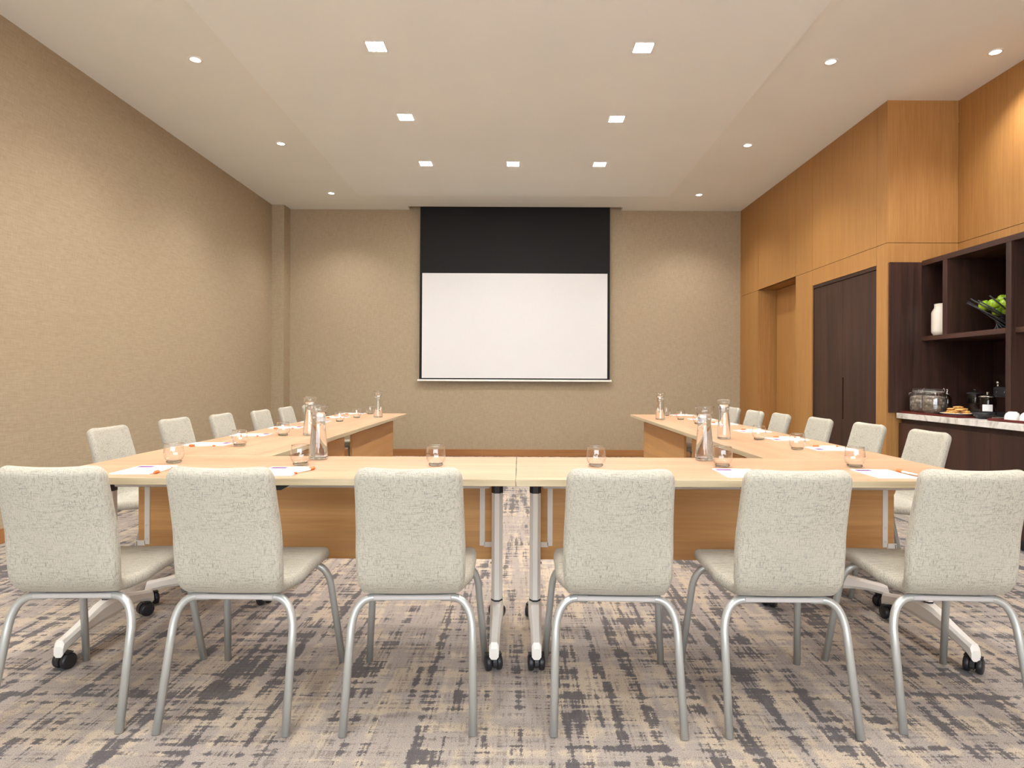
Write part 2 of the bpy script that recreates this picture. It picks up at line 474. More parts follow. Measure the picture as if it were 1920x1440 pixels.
# ------------------------------------------------------------------ ceiling lights
HP = H - .028
sq = thing('square_downlight', 'square recessed ceiling light, nearest of the left row in view', 'ceiling light', (-1.02, 4.47, HP), 0, 'square ceiling lights')
m = MB()
for a in range(4):
    M = Matrix.Rotation(a * PI / 2, 4, 'Z')
    m.box(-.072, .072, .062, .072, -.004, 0, 0, .001, 1, M)
m.build('frame', WHITE, sq)
MB().box(-.062, .062, -.062, .062, -.0025, -.0005).build('diffuser', E_SQ, sq)
sqs = [(.862, 4.47, 'square recessed ceiling light, nearest of the right row in view'),
       (-1.028, 5.68, 'square recessed ceiling light, middle of the left row'),
       (.862, 5.70, 'square recessed ceiling light, middle of the right row'),
       (-1.03, 6.91, 'square recessed ceiling light, left one of the three before the screen'),
       (-.08, 6.91, 'square recessed ceiling light, centre one of the three before the screen'),
       (.862, 6.91, 'square recessed ceiling light, right one of the three before the screen')]
for x, y, lb in sqs: dup(sq, (x, y, HP), 0, lb, 'square ceiling lights')
for y in (3.25, 1.9, .5):
    for x, sd in ((-1.02, 'left'), (.862, 'right')):
        dup(sq, (x, y, HP), 0, 'square recessed ceiling light of the %s row, %s the camera' % (sd, {3.25: 'just before', 1.9: 'above and before', .5: 'above'}[y]), 'square ceiling lights')
def spot(name, parent, energy, size, blend, col=(1, .96, .90)):
    L = bpy.data.lights.new(name, 'SPOT'); L.energy = energy; L.spot_size = math.radians(size); L.spot_blend = blend
    L.shadow_soft_size = .035; L.color = col
    o = bpy.data.objects.new(name, L); C.objects.link(o); o.parent = parent; o.location = (0, 0, -.012)
    return o
rd = thing('round_downlight', 'small round recessed spot over the left wall side, nearest in view', 'ceiling light', (-2.42, 4.72, H), 0, 'round ceiling spots')
MB().lathe([(.036, -.001), (.036, -.005), (.048, -.005), (.050, -.002), (.050, -.0005)], 32).build('trim_ring', WHITE, rd)
MB().lathe([(0, -.003), (.036, -.003)], 32).build('lens', E_RD, rd)
spot('lamp', rd, 60, 120, .8)
rds = [(-2.42, 6.41, 'small round recessed spot over the left wall side, second in view'),
       (-2.42, 8.13, 'small round recessed spot in the far left ceiling corner'),
       (2.30, 4.71, 'small round recessed spot over the right side, before the wood wall step'),
       (2.29, 6.40, 'small round recessed spot over the right side, by the closet doors'),
       (2.29, 8.13, 'small round recessed spot in the far right ceiling corner'),
       (3.41, 4.56, 'small round recessed spot close over the dark shelf unit'),
       (-2.42, 3.02, 'small round recessed spot over the left side, out of view'),
       (2.30, 3.02, 'small round recessed spot over the right side, out of view'),
       (-2.42, 1.32, 'small round recessed spot over the left side beside the camera'),
       (2.30, 1.32, 'small round recessed spot over the right side beside the camera')]
for x, y, lb in rds: dup(rd, (x, y, H), 0, lb, 'round ceiling spots')

# ------------------------------------------------------------------ tables
TL, TW, TH = 1.746, .64, .74
def make_table(label, loc, rotz, leg_y, insets, group):
    t = thing('conference_table', label, 'table', loc, rotz, group)
    a = TL / 2; b = TW / 2
    # top: laminate face with pale edge band
    m = MB(); bm = bmesh.new(); bmesh.ops.create_cube(bm, size=1.0)
    for v in bm.verts: v.co = Vector((v.co.x * TL, v.co.y * TW, TH - .0125 + v.co.z * .025))
    bmesh.ops.bevel(bm, geom=list(bm.edges), offset=.0012, segments=1, affect='EDGES')
    bm.verts.index_update()
    vs = [tuple(v.co) for v in bm.verts]
    for f in bm.faces:
        mi = 0 if abs(f.normal.z) > .6 else 1
        pass
    fs0 = [[v.index for v in f.verts] for f in bm.faces if abs(f.normal.z) > .9]
    fs1 = [[v.index for v in f.verts] for f in bm.faces if abs(f.normal.z) <= .9]
    bm.free()
    m.add(vs, fs0, 0); m.f += fs1; m.m += [1] * len(fs1); m.sm += [False] * len(fs1)
    m.build('tabletop', [LAM, EDGE], t)
    # modesty panel
    py = .185
    pn = MB().box(-a + .105, a - .105, py, py + .018, .312, .672, 0, .001, 1).build('modesty_panel', LAMP, t)
    for sx in (-1, 1):
        bx = sx * (a - .145)
        m = MB()
        m.box(bx - .011, bx + .011, py - .004, py, .372, .70, 0)
        m.box(min(bx + sx * .008, bx + sx * .05), max(bx + sx * .008, bx + sx * .05), py - .004, py, .366, .388, 0)
        m.box(bx - .011, bx + .011, py - .03, py, .698, .702, 0)
        br = m.build('panel_bracket', WHITE, t)
        for z in (.395, .455, .66):
            m = MB(); m.lathe([(0, -.0025), (.0042, -.0015), (.0042, .001)], 12, 0, True, Matrix.Translation((bx, py - .004, z)) @ Matrix.Rotation(-PI / 2, 4, 'X') @ Matrix.Rotation(PI, 4, 'X'))
            m.build('screw', SCREWM, br)
        m = MB(); xr = bx + sx * .044
        m.tube([(xr, py - .006, .384), (xr, py - .008, .30)], .0022, 8)
        m.box(xr - .009, xr + .009, py - .012, py - .003, .296, .303, 0)
        m.build('catch_rod', CHROME, t)
    # rail under the top
    MB().box(-a + insets[0] + .03, a - insets[1] - .03, leg_y - .02, leg_y + .02, .640, .700, 0, .003, 1).build('rail', RAIL, t)
    # release handle under the user edge
    m = MB(); m.prism([(-.06, .715), (.065, .715), (.03, .693), (-.03, .693), (-.05, .70)], -b + .03, -b + .075, 'y')
    m.build('release_handle', BLACK, t)
    for sx in (-1, 1):
        cx = sx * (a - insets[0 if sx < 0 else 1])
        g = MB()
        hexp = [(.0245 * math.cos(PI / 8 + k * PI / 4), .036 * math.sin(PI / 8 + k * PI / 4)) for k in range(8)]
        T = Matrix.Translation((cx, leg_y, 0))
        g.prism(hexp, .180, .622, 'z', 0, T)
        col = g.build('column', WHITE, t)
        g = MB(); g.prism([(x * 1.05, y * 1.05) for x, y in hexp], .622, .652, 'z', 0, T)
        g.box(-.026, .026, -.045, .045, .652, .715, 0, .004, 1, T)
        g.box(min(0, -sx * .10), max(0, -sx * .10), -.03, .03, .675, .715, 0, .003, 1, T)
        g.build('tilt_head', BLACK, col)
        g = MB(); g.prism([(x * 1.04, y * 1.04) for x, y in hexp], .174, .181, 'z', 0, T); g.build('ring', BLACK, col)
        # foot: two tapering arms
        st = [(-.295, .070, .020, .0175), (-.288, .082, .030, .0185), (-.262, .092, .024, .019), (-.20, .108, .023, .020), (-.13, .122, .028, .0225),
              (-.075, .132, .036, .0255), (-.035, .134, .040, .027), (0, .134, .042, .0275)]
        st = st + [(-y, z, hh, hw) for y, z, hh, hw in st[-2::-1]]
        vs = []; fs = []
        for y, zc, hh, hw in st:
            for (sx_, sz_) in ((-.55, -1), (.55, -1), (1, -.5), (1, .55), (.6, 1), (-.6, 1), (-1, .55), (-1, -.5)):
                vs.append((sx_ * hw, y, zc + sz_ * hh))
        for i in range(len(st) - 1):
            for k in range(8):
                fs.append([i * 8 + k, i * 8 + (k + 1) % 8, (i + 1) * 8 + (k + 1) % 8, (i + 1) * 8 + k])
        fs.append(list(range(8))); fs.append([(len(st) - 1) * 8 + k for k in range(8)])
        g = MB(); g.add(vs, fs, 0, False, T)
        ft = g.build('foot', WHITE, t)
        for sy in (-1, 1):
            g = MB(); ang = random.uniform(-.9, .9) + (0 if sy < 0 else PI)
            CT = T @ Matrix.Translation((0, sy * .278, 0)) @ Matrix.Rotation(ang, 4, 'Z')
            R_ = Matrix.Rotation(PI / 2, 4, 'Y')
            for wx in (-.020, .020):
                W = CT @ Matrix.Translation((wx, .012, .030)) @ R_
                g.lathe([(0, -.0115), (.022, -.0115), (.0275, -.0095), (.030, -.005), (.030, .005), (.0275, .0095), (.022, .0115), (0, .0115)], 28, 0, True, W)
            # hood between the wheels
            hp = [(.012 + .0325 * math.cos(q), .030 + .0325 * math.sin(q)) for q in [PI * k / 10 for k in range(-1, 12)]]
            g.prism(hp, -.0075, .0075, 'x', 0, CT)
            g.box(-.030, .030, -.002, .026, .0600, .0635, 0, .001, 1, CT)
            g.lathe([(.009, .05), (.009, .066)], 16, 0, True, CT)
            g.build('caster', BLACK, ft)
    return t
make_table('left near table with white wheeled legs, running across the front', (-.8865, 2.575, 0), 0, .085, (.045, .077), 'front cross tables')
make_table('right near table with white wheeled legs, running across the front', (.8635, 2.575, 0), 0, .085, (.078, .030), 'front cross tables')
make_table('left side table joining the front cross tables', (-1.452, 3.771, 0), -PI / 2, -.05, (.17, .17), 'side tables')
make_table('left side table at the far end towards the screen', (-1.452, 5.519, 0), -PI / 2, -.05, (.17, .17), 'side tables')
make_table('right side table joining the front cross tables', (1.437, 3.771, 0), PI / 2, -.05, (.17, .17), 'side tables')
make_table('right side table at the far end towards the screen', (1.437, 5.519, 0), PI / 2, -.05, (.17, .17), 'side tables')

# ------------------------------------------------------------------ chairs
def resample(pts, step):
    pts = [Vector(p) for p in pts]; out = [pts[0]]; acc = 0
    for a, b in zip(pts, pts[1:]):
        n = max(1, int(round((b - a).length / step)))
        for k in range(1, n + 1): out.append(a + (b - a) * k / n)
    return out
def catmull(P, n=8):
    P = [Vector(p) for p in P]; P = [2 * P[0] - P[1]] + P + [2 * P[-1] - P[-2]]; out = []
    for i in range(1, len(P) - 2):
        for k in range(n):
            t = k / n; a, b, c, d = P[i - 1], P[i], P[i + 1], P[i + 2]
            out.append(.5 * ((2 * b) + (-a + c) * t + (2 * a - 5 * b + 4 * c - d) * t * t + (-a + 3 * b - 3 * c + d) * t ** 3))
    out.append(P[-2]); return out
def make_chair():
    ch = thing('conference_chair', '', 'chair', (0, 0, 0))
    th = .042
    # centre line of the padded shell in the (y, z) plane: seat front -> bend -> top of back
    ctrl = [(.222, .418), (.200, .434), (.12, .440), (0, .436), (-.10, .427), (-.150, .425), (-.186, .436), (-.206, .462), (-.217, .50), (-.236, .58), (-.262, .68), (-.284, .76), (-.301, .822)]
    cl = resample(catmull(ctrl, 6), .008)
    L = [0.0]
    for a, b in zip(cl, cl[1:]): L.append(L[-1] + (b - a).length)
    tot = L[-1]
    # fine steps near the two ends so that the corners round off
    def at(d):
        d = max(0, min(tot, d))
        for i in range(len(L) - 1):
            if L[i + 1] >= d:
                k = (d - L[i]) / max(1e-9, L[i + 1] - L[i]); return cl[i].lerp(cl[i + 1], k)
        return cl[-1]
    ds = [0, .0008, .0025, .005, .009, .014, .02, .028, .038, .05]
    dd = ds + [x for x in [.05 + (tot - .1) * k / 34 for k in range(1, 34)]] + [tot - x for x in ds[::-1]]
    widths = [(0, .188), (.12, .194), (.30, .190), (.35, .172), (.385, .160), (.42, .163), (.46, .171), (.55, .172), (.70, .167), (1.0, .161)]
    def hw(d):
        for (a, wa), (b, wb) in zip(widths, widths[1:]):
            if d <= b: 
                k = (d - a) / (b - a); return wa + (wb - wa) * k
        return widths[-1][1]
    rows = []; NS = 22; NR = 7
    for d in dd:
        p = at(d); q = (at(d + .006) - at(d - .006)).normalized(); nrm = Vector((-q.y, q.x))   # (y,z) normal
        if nrm.y < 0 and d < tot * .4: pass
        # normal pointing up on the seat / forward on the back
        nrm = Vector((q.y, -q.x)) 
        e = min(d, tot - d); rc = .045 if d < tot / 2 else .040
        W = hw(d)
        if e < rc: W -= rc - math.sqrt(max(0, rc * rc - (rc - e) ** 2))
        h = th / 2
        if e < h: h = math.sqrt(max(1e-6, h * h - (h - e) ** 2)) 
        back = max(0, min(1, (d - .46) / .15))
        seatd = max(0, min(1, (.36 - d) / .2))
        ring = []
        def pt(x, o):
            k = (x / max(W, .01))
            cv = back * .020 * k * k - seatd * .004 * (1 - k * k)
            crown = 0.003 * (1 - k * k) * (1 if o > 0 else -1)
            oo = o + (crown if abs(o) > h * .9 else 0) + cv
            return (x, p.x + nrm.x * oo, p.y + nrm.y * oo)
        flat = W - th / 2 * .9
        hr = min(h, th / 2)
        for k in range(NS + 1): ring.append(pt(-flat + 2 * flat * k / NS, hr))
        for k in range(1, NR): 
            a = PI / 2 - PI * k / NR; ring.append(pt(flat + math.cos(a) * th / 2 * .9, hr * math.sin(a)))
        for k in range(NS + 1): ring.append(pt(flat - 2 * flat * k / NS, -hr))
        for k in range(1, NR):
            a = -PI / 2 - PI * k / NR; ring.append(pt(-flat + math.cos(a) * th / 2 * .9, hr * math.sin(a)))
        rows.append(ring)
    n = len(rows[0])
    # split where the seat turns into the back
    isp = min(range(len(dd)), key=lambda i: abs(dd[i] - .405))
    def part(name, i0, i1, cap0, cap1):
        g = MB(); vs = [v for r in rows[i0:i1 + 1] for v in r]; fs = []
        for i in range(i1 - i0):
            for k in range(n): fs.append([i * n + k, i * n + (k + 1) % n, (i + 1) * n + (k + 1) % n, (i + 1) * n + k])
        if cap0: fs.append(list(range(n)))
        if cap1: fs.append([(i1 - i0) * n + k for k in range(n)])
        g.add(vs, fs, 0, True)
        return g.build(name, FABRIC, ch)
    part('seat', 0, isp, True, False); part('backrest', isp, len(rows) - 1, False, True)
    # legs
    for sx in (-1, 1):
        r = [(sx * .09, -.165, .392)] + arc((sx * .120, -.165, .392), (sx * .186, -.168, .394), (sx * .193, -.190, .295), 12) + [(sx * .20, -.265, .0)]
        MB().tube(r, .0128, 16).build('leg', SILVER, ch)
        f = [(sx * .09, .165, .400)] + arc((sx * .120, .165, .400), (sx * .188, .168, .404), (sx * .198, .186, .315), 12) + [(sx * .224, .250, .0)]
        MB().tube(f, .0128, 16).build('leg', SILVER, ch)
    MB().box(-.125, .125, -.180, -.148, .386, .402, 0, .003, 1).build('crossbar', BAR, ch)
    MB().box(-.125, .125, .150, .180, .398, .414, 0, .003, 1).build('crossbar', BAR, ch)
    return ch
proto = make_chair()
R = math.radians
front = [(-1.440, 2.216, 2.0, 'grey fabric chair at the left end of the front row, cut by the frame edge'),
         (-.908, 2.213, -1.0, 'second grey fabric chair from the left in the front row'),
         (-.345, 2.213, 1.6, 'grey fabric chair in the front row just left of the centre table legs'),
         (.318, 2.208, -1.8, 'grey fabric chair in the front row just right of the centre table legs'),
         (.850, 2.205, -.6, 'second grey fabric chair from the right in the front row'),
         (1.412, 2.225, -3.0, 'grey fabric chair at the right end of the front row, cut by the frame edge')]
side_l = [(-2.25, 3.46, 1), (-2.29, 4.18, -2), (-2.23, 4.72, 1), (-2.155, 5.25, 0), (-2.16, 5.84, 2), (-2.12, 6.36, 0)]
side_r = [(2.22, 3.42, -1), (2.205, 3.97, 1), (2.157, 4.52, 0), (2.11, 5.09, -2), (2.07, 5.53, 1), (2.09, 6.16, 0)]
ordn = ['nearest to the camera', 'second from the near end', 'third from the near end', 'fourth from the near end', 'fifth from the near end', 'last before the screen wall']
for i, (x, y, a, lb) in enumerate(front):
    if i == 0:
        proto.location = (x, y, 0); proto.rotation_euler = (0, 0, R(a)); proto['label'] = lb; proto['group'] = 'chairs in the front row'
    else: dup(proto, (x, y, 0), R(a), lb, 'chairs in the front row')
for i, (x, y, a) in enumerate(side_l):
    dup(proto, (x + .29, y, 0), -PI / 2 + R(a), 'grey fabric chair along the beige left wall, ' + ordn[i], 'chairs along the left side')
for i, (x, y, a) in enumerate(side_r):
    dup(proto, (x - .29, y, 0), PI / 2 + R(a), 'grey fabric chair along the wood-panelled right side, ' + ordn[i], 'chairs along the right side')

# ------------------------------------------------------------------ things on the tables
# tumbler
tb = thing('glass_tumbler', '', 'drinking glass', (0, 0, TH))
pr = [(0, .0085), (.026, .0085), (.034, .016), (.0395, .030), (.0400, .048), (.0375, .068), (.0355, .082), (.0347, .0825), (.0340, .082)]
pi = [(.0340, .082), (.0362, .068), (.0386, .048), (.0381, .030), (.0326, .0175), (.025, .010), (0, .010)]
MB().lathe(pr + pi[1:], 40).build('bowl', GLASS, tb, fixn=False)
MB().lathe([(0, .0005), (.022, 0), (.0265, .0015), (.0305, .0070), (.024, .0055), (0, .0050)], 40).build('base', GBASE, tb)
MB().lathe([(.0341, .0815), (.0348, .0826), (.0355, .0815), (.0348, .0806)], 40, closed=True).build('rim', GBASE, tb)
# carafe: thin glass with a flared rim, filled with water to the neck
cf = thing('water_carafe', '', 'carafe', (0, 0, TH))
outer = [(0, .001), (.037, .001), (.0405, .004), (.0405, .010), (.0390, .035), (.0358, .080), (.0322, .120), (.0296, .148), (.0288, .166), (.0305, .186), (.0352, .210), (.0410, .2365)]
MB().lathe(outer + [(.0400, .2368), (.0342, .210), (.0296, .186)], 44).build('glass_body', GLASS, cf, fixn=False)
wl = [(r - .0012, z) for r, z in outer[1:10]] + [(.0330, .206)]
MB().lathe([(0, .0045)] + [(max(r, 0), max(z, .0045)) for r, z in wl] + [(0, .206)], 44).build('water', WATER, cf)
MB().lathe([(.0398, .2365), (.0408, .2380), (.0418, .2368), (.0408, .2355)], 44, closed=True).build('rim', GBASE, cf)
# notepad
pd = thing('notepad', '', 'notepad', (0, 0, TH))
m = MB(); m.box(-.0725, .0725, -.105, .105, .0002, .0042); m.build('sheets', PAPER, pd)
m = MB(); m.box(-.0725, .0725, .096, .1055, .0042, .0047); m.build('glued_edge', PAPER, pd)
m = MB(); m.box(-.066, -.006, .056, .094, .00425, .0046); m.build('printed_mark', PURPLE, pd)
# pen
pe = thing('ballpoint_pen', '', 'pen', (0, 0, TH))
Mx = Matrix.Rotation(-PI / 2, 4, 'X')
MB().lathe([(0, -.066), (.0025, -.065), (.0035, -.058), (.0038, .03), (.0038, .03), (0, .03)], 14, 0, True, Matrix.Translation((0, 0, .0052)) @ Mx).build('barrel', BARREL, pe)
g = MB(); g.lathe([(0, .029), (.0050, .029), (.0052, .040), (.0050, .058), (.0035, .061), (0, .061)], 14, 0, True, Matrix.Translation((0, 0, .0052)) @ Mx)
g.box(-.0012, .0012, .032, .060, .0100, .0116); g.build('cap', MARKER, pe)
g = MB(); g.lathe([(0, -.074), (.003, -.073), (.0042, -.066), (.0042, -.062), (0, -.062)], 14, 0, True, Matrix.Translation((0, 0, .0052)) @ Mx); g.build('end_plug', MARKER, pe)

used = set()
def put(proto_, loc, rot, label, group):
    if proto_ not in used:
        used.add(proto_); proto_.location = loc; proto_.rotation_euler = (0, 0, rot); proto_['label'] = label; proto_['group'] = group; return proto_
    return dup(proto_, loc, rot, label, group)
Z = TH + .0004
LG = [(-1.440, 2.648, 'empty glass tumbler at the left corner of the front table, beside the outermost notepad'),
      (-.896, 2.60, 'empty glass tumbler beside the left front carafe'),
      (-.341, 2.60, 'empty glass tumbler behind the chair just left of centre'),
      (.315, 2.60, 'empty glass tumbler behind the chair just right of centre'),
      (.836, 2.61, 'empty glass tumbler beside the right front carafe'),
      (1.380, 2.61, 'empty glass tumbler at the right corner of the front table, behind the outermost notepad')]
for x, y, lb in LG: put(tb, (x, y, Z), 0, lb, 'tumblers on the front tables')
for i, y in enumerate((3.313, 3.90, 4.50, 5.17, 5.66, 6.24)):
    put(tb, (-1.46 + .01 * math.sin(i * 2), y, Z), 0, 'empty glass tumbler on the left side tables, ' + ordn[i].replace('to the camera', 'to the front table').replace(' before the screen wall', ' towards the screen'), 'tumblers on the left side tables')
for i, y in enumerate((3.253, 3.775, 4.40, 5.07, 5.585, 6.18)):
    put(tb, (1.425 + .008 * math.sin(i * 3), y, Z), 0, 'empty glass tumbler on the right side tables, ' + ordn[i].replace('to the camera', 'to the front table').replace(' before the screen wall', ' towards the screen'), 'tumblers on the right side tables')
for x, y, lb in [(-.882, 2.79, 'glass water carafe on the left front table, the nearest on the left'),
                 (-1.30, 3.94, 'glass water carafe on the left side tables, middle of the left three'),
                 (-1.27, 5.71, 'glass water carafe at the far end of the left side tables'),
                 (.82, 2.81, 'glass water carafe on the right front table, the nearest on the right'),
                 (1.23, 3.815, 'glass water carafe on the right side tables, middle of the right three'),
                 (1.238, 5.58, 'glass water carafe at the far end of the right side tables')]:
    put(cf, (x, y, Z), random.uniform(0, 6), lb, 'water carafes')
for x, y, a, lb in [(-1.432, 2.43, 2, 'at the left corner of the front table'), (-.902, 2.41, 1, 'below the left front carafe and tumbler'),
                    (.835, 2.41, -2, 'below the right front carafe and tumbler'), (1.382, 2.41, -1, 'at the right corner of the front table')]:
    put(pd, (x, y, Z), R(a), 'white notepad with a small purple mark ' + lb, 'notepads on the front tables')
for x, y, a, lb in [(-1.348, 2.40, 3, 'pen with orange cap beside the notepad at the left table corner'), (-.812, 2.415, -14, 'pen with orange cap on the right edge of the notepad below the left front carafe'),
                    (1.480, 2.42, 4, 'pen with orange cap beside the notepad at the right table corner')]:
    put(pe, (x, y, Z), R(a + (180 if x < -1 else 0)), lb, 'pens on the front tables')
for i, y in enumerate((3.37, 3.92, 4.50, 5.12, 5.69, 6.30)):
    w = ordn[i].replace('to the camera', 'to the front table').replace(' before the screen wall', ' towards the screen')
    put(pd, (-1.645 + .008 * math.sin(i * 5), y, Z), -PI / 2 + R(3 * math.sin(i * 7)), 'white notepad on the left side tables, ' + w, 'notepads on the left side tables')
    put(pe, (-1.64, y - .10, Z), -PI / 2 + R(180 + 5 * math.sin(i * 4)), 'pen with orange cap on the left side tables, ' + w, 'pens on the left side tables')
for i, y in enumerate((3.27, 3.79, 4.36, 5.05, 5.62, 6.25)):
    w = ordn[i].replace('to the camera', 'to the front table').replace(' before the screen wall', ' towards the screen')
    put(pd, (1.605 + .008 * math.sin(i * 5), y, Z), PI / 2 + R(3 * math.sin(i * 7)), 'white notepad on the right side tables, ' + w, 'notepads on the right side tables')
    put(pe, (1.62, y + .10, Z), PI / 2 + R(4 * math.sin(i * 4)), 'pen with orange cap on the right side tables, ' + w, 'pens on the right side tables')

# ------------------------------------------------------------------ coffee station on the right
CX = 3.17; CZ = .823; YE = YST - .022; YC = 2.42
bc = thing('base_cabinet', 'dark wood base cabinet under the marble counter', 'cabinet', (3.6, (YE + YC) / 2, 0))
def loc(o, r): 
    o.location = tuple(-c for c in r.location); return o
loc(MB().box(CX + .045, 3.98, YC, YE, .08, CZ - .052).build('body', WALNUT, bc), bc)
loc(MB().box(CX + .09, 3.95, YC, YE, .001, .08).build('plinth', BLACK, bc), bc)
ys = [YC, 3.36, 4.30, YE]
for a, b in zip(ys, ys[1:]):
    loc(MB().box(CX + .022, CX + .044, a + .0015, b - .0015, .085, CZ - .085, 0, .001, 1).build('door', WALNUT, bc), bc)
tag(MB().box(CX, 3.98, YC, YE, CZ - .045, CZ, 0, .003, 2).build('countertop', MARBLE), 'pale marble countertop on the dark base cabinet', 'countertop')
# tall dark end panel on the step
su = thing('shelf_unit', 'tall dark wood open shelf unit above the marble counter', 'shelf unit', (3.6, (YE + YC) / 2, CZ))
FX = 3.38; ZT = 2.10
def sp(name, g, mat): return loc(g.build(name, mat, su), su)
sp('end_panel', MB().box(3.112, FX, YE, YST - .001, CZ + .0005, ZC, 0, .001, 1), WALNUT)
sp('end_panel', MB().box(FX, 3.98, YE, YST - .001, CZ + .0005, ZC - .0, 0), WALNUT)
sp('back_panel', MB().box(3.982, 4.0, YC, YE, CZ + .0005, ZC), WALNUT)
sp('top_board', MB().box(FX, 3.699, YC, YE - .0005, ZT - .042, ZT, 0, .001, 1).box(3.699, 3.98, YC, YE - .0005, ZT - .042, ZC), WALNUTY)
sp('divider', MB().box(FX, 3.98, 5.022, 5.075, 1.4645, ZT - .0425, 0, .001, 1), WALNUT)
sp('divider', MB().box(FX, 3.98, 4.367, 4.415, CZ + .0005, ZT - .0425, 0, .001, 1), WALNUT)
sp('divider', MB().box(FX, 3.98, YC, YC + .048, CZ + .0005, ZT - .0425, 0, .001, 1), WALNUT)
sp('shelf', MB().box(FX, 3.98, 4.4155, YE - .0005, 1.427, 1.464, 0, .001, 1), WALNUTY)
sp('shelf', MB().box(FX + .03, 3.98, YC + .0485, 4.3665, 1.427, 1.464, 0, .001, 1), WALNUTY)

# vase
tag(MB().lathe([(0, .001), (.055, .001), (.060, .004), (.074, .028), (.0745, .04), (.0745, .185), (.072, .195), (.054, .228), (.053, .25), (.056, .258), (.052, .26), (.047, .255), (.046, .23), (.05, .21), (.06, .05), (0, .04)], 40).build('ceramic_vase', CERAMIC, None, (3.462, 5.205, 1.4645)),
    'white ceramic bottle vase on the dark shelf beside the divider', 'vase')
# stick bowl with apples
bw = thing('stick_bowl', 'black bowl of crossed sticks holding green apples on the dark shelf', 'fruit bowl', (3.655, 4.715, 1.4645))
for k in range(20):
    a = 2 * PI * k / 20 + .12
    b0 = a + 1.9
    p0 = (.11 * math.cos(b0), .11 * math.sin(b0), .009)
    p1 = (.275 * math.cos(a), .275 * math.sin(a), .236 + .012 * math.sin(k * 3))
    MB().tube([p0, p1], .0058, 8).build('stick', BLACK, bw)
MB().lathe([(0, .070), (.06, .072), (.105, .098), (.103, .101), (.058, .076), (0, .074)], 28).build('liner', BLACK, bw)
apm = MB().lathe([(0, .008), (.010, .004), (.022, .003), (.033, .012), (.0395, .028), (.041, .042), (.037, .058), (.028, .069), (.016, .073), (.006, .069), (0, .063)], 24)
ap = apm.build('green_apple', APPLE)
stem = MB().tube([(0, 0, .064), (.002, .001, .084)], .0013, 6).build('stem', GAP, ap)
tag(ap, '', 'apple', 'green apples in the stick bowl')
ac = [(0, 0, .088)] + [(.085 * math.cos(k * 1.2566), .085 * math.sin(k * 1.2566), .113) for k in range(5)] + \
     [(.150 * math.cos(k * .6283 + .2), .150 * math.sin(k * .6283 + .2), .163) for k in range(10)] + \
     [(.072 * math.cos(k * 1.2566 + .6283), .072 * math.sin(k * 1.2566 + .6283), .196) for k in range(5)] + [(0, 0, .235)]
for i, (x, y, z) in enumerate(ac):
    lc = (3.655 + x, 4.715 + y, 1.4645 + z)
    if i == 0: o = ap; o.location = lc
    else:
        o = ap.copy(); C.objects.link(o); s2 = stem.copy(); C.objects.link(s2); s2.parent = o; o.location = lc
    o.rotation_euler = (random.uniform(-.5, .5), random.uniform(-.5, .5), random.uniform(0, 6))
    o['label'] = 'green apple piled in the black stick bowl'
# trays
def tray(x0, x1, y0, y1, label):
    g = MB(); g.box(x0, x1, y0, y1, CZ + .0005, CZ + .007)
    g.box(x0, x0 + .01, y0, y1, CZ + .007, CZ + .017, 0, .001, 1); g.box(x1 - .01, x1, y0, y1, CZ + .007, CZ + .017, 0, .001, 1)
    g.box(x0 + .01, x1 - .01, y0, y0 + .01, CZ + .007, CZ + .017, 0, .001, 1); g.box(x0 + .01, x1 - .01, y1 - .01, y1, CZ + .007, CZ + .017, 0, .001, 1)
    return tag(g.build('serving_tray', TRAYRED), label, 'tray', 'dark red trays')
tray(3.185, 3.44, 4.62, 5.325, 'dark red tray under the biscuit jars and cookie plate')
tray(3.215, 3.56, 3.60, 4.36, 'dark red tray under the upturned white cups')
TZ = CZ + .0075
# storage jars with wire clip lids
jr = thing('storage_jar', '', 'jar', (0, 0, 0))
jo = [(0, .002), (.070, .002), (.080, .010), (.084, .03), (.084, .125), (.078, .148), (.062, .162), (.060, .174), (.063, .176)]
MB().lathe(jo + [(.0585, .174), (.0605, .163), (.0765, .147), (.0825, .124), (.0825, .03)], 36).build('glass_body', JARGLASS, jr, fixn=False)
MB().lathe([(0, .005), (.068, .005), (.0805, .03), (.0805, .118), (.072, .134), (.040, .142), (0, .138)], 36).build('contents', FILL, jr)
MB().lathe([(0, .200), (.045, .200), (.060, .197), (.065, .190), (.065, .179), (.062, .177), (0, .177)], 36).build('lid', JARGLASS, jr, fixn=False)
MB().lathe([(.060, .1745), (.0655, .1750), (.0662, .1775), (.0655, .1790), (.060, .1795)], 36).build('gasket', CERAMIC, jr)
g = MB()
g.tube([(.0665 * math.cos(2 * PI * k / 36), .0665 * math.sin(2 * PI * k / 36), .1775) for k in range(37)], .0016, 8, caps=False)
g.tube([(.0675 * math.cos(2 * PI * k / 36), .0675 * math.sin(2 * PI * k / 36), .166) for k in range(37)], .0012, 8, caps=False)
for sy in (-1, 1): g.tube([(0, sy * .067, .166), (-.004, sy * .078, .188), (0, sy * .067, .202)], .0014, 8)
g.tube([(.067, -.012, .166), (.088, -.012, .160), (.092, -.010, .140), (.092, .010, .140), (.088, .012, .160), (.067, .012, .166)], .0014, 8)
g.build('wire_clip', CHROME, jr)
put(jr, (3.312, 5.232, TZ), 2.3, 'round glass clip jar at the left end of the counter, the rear one', 'glass clip jars')
put(jr, (3.300, 5.055, TZ), -1.9, 'round glass clip jar in front, beside the cookie plate', 'glass clip jars')
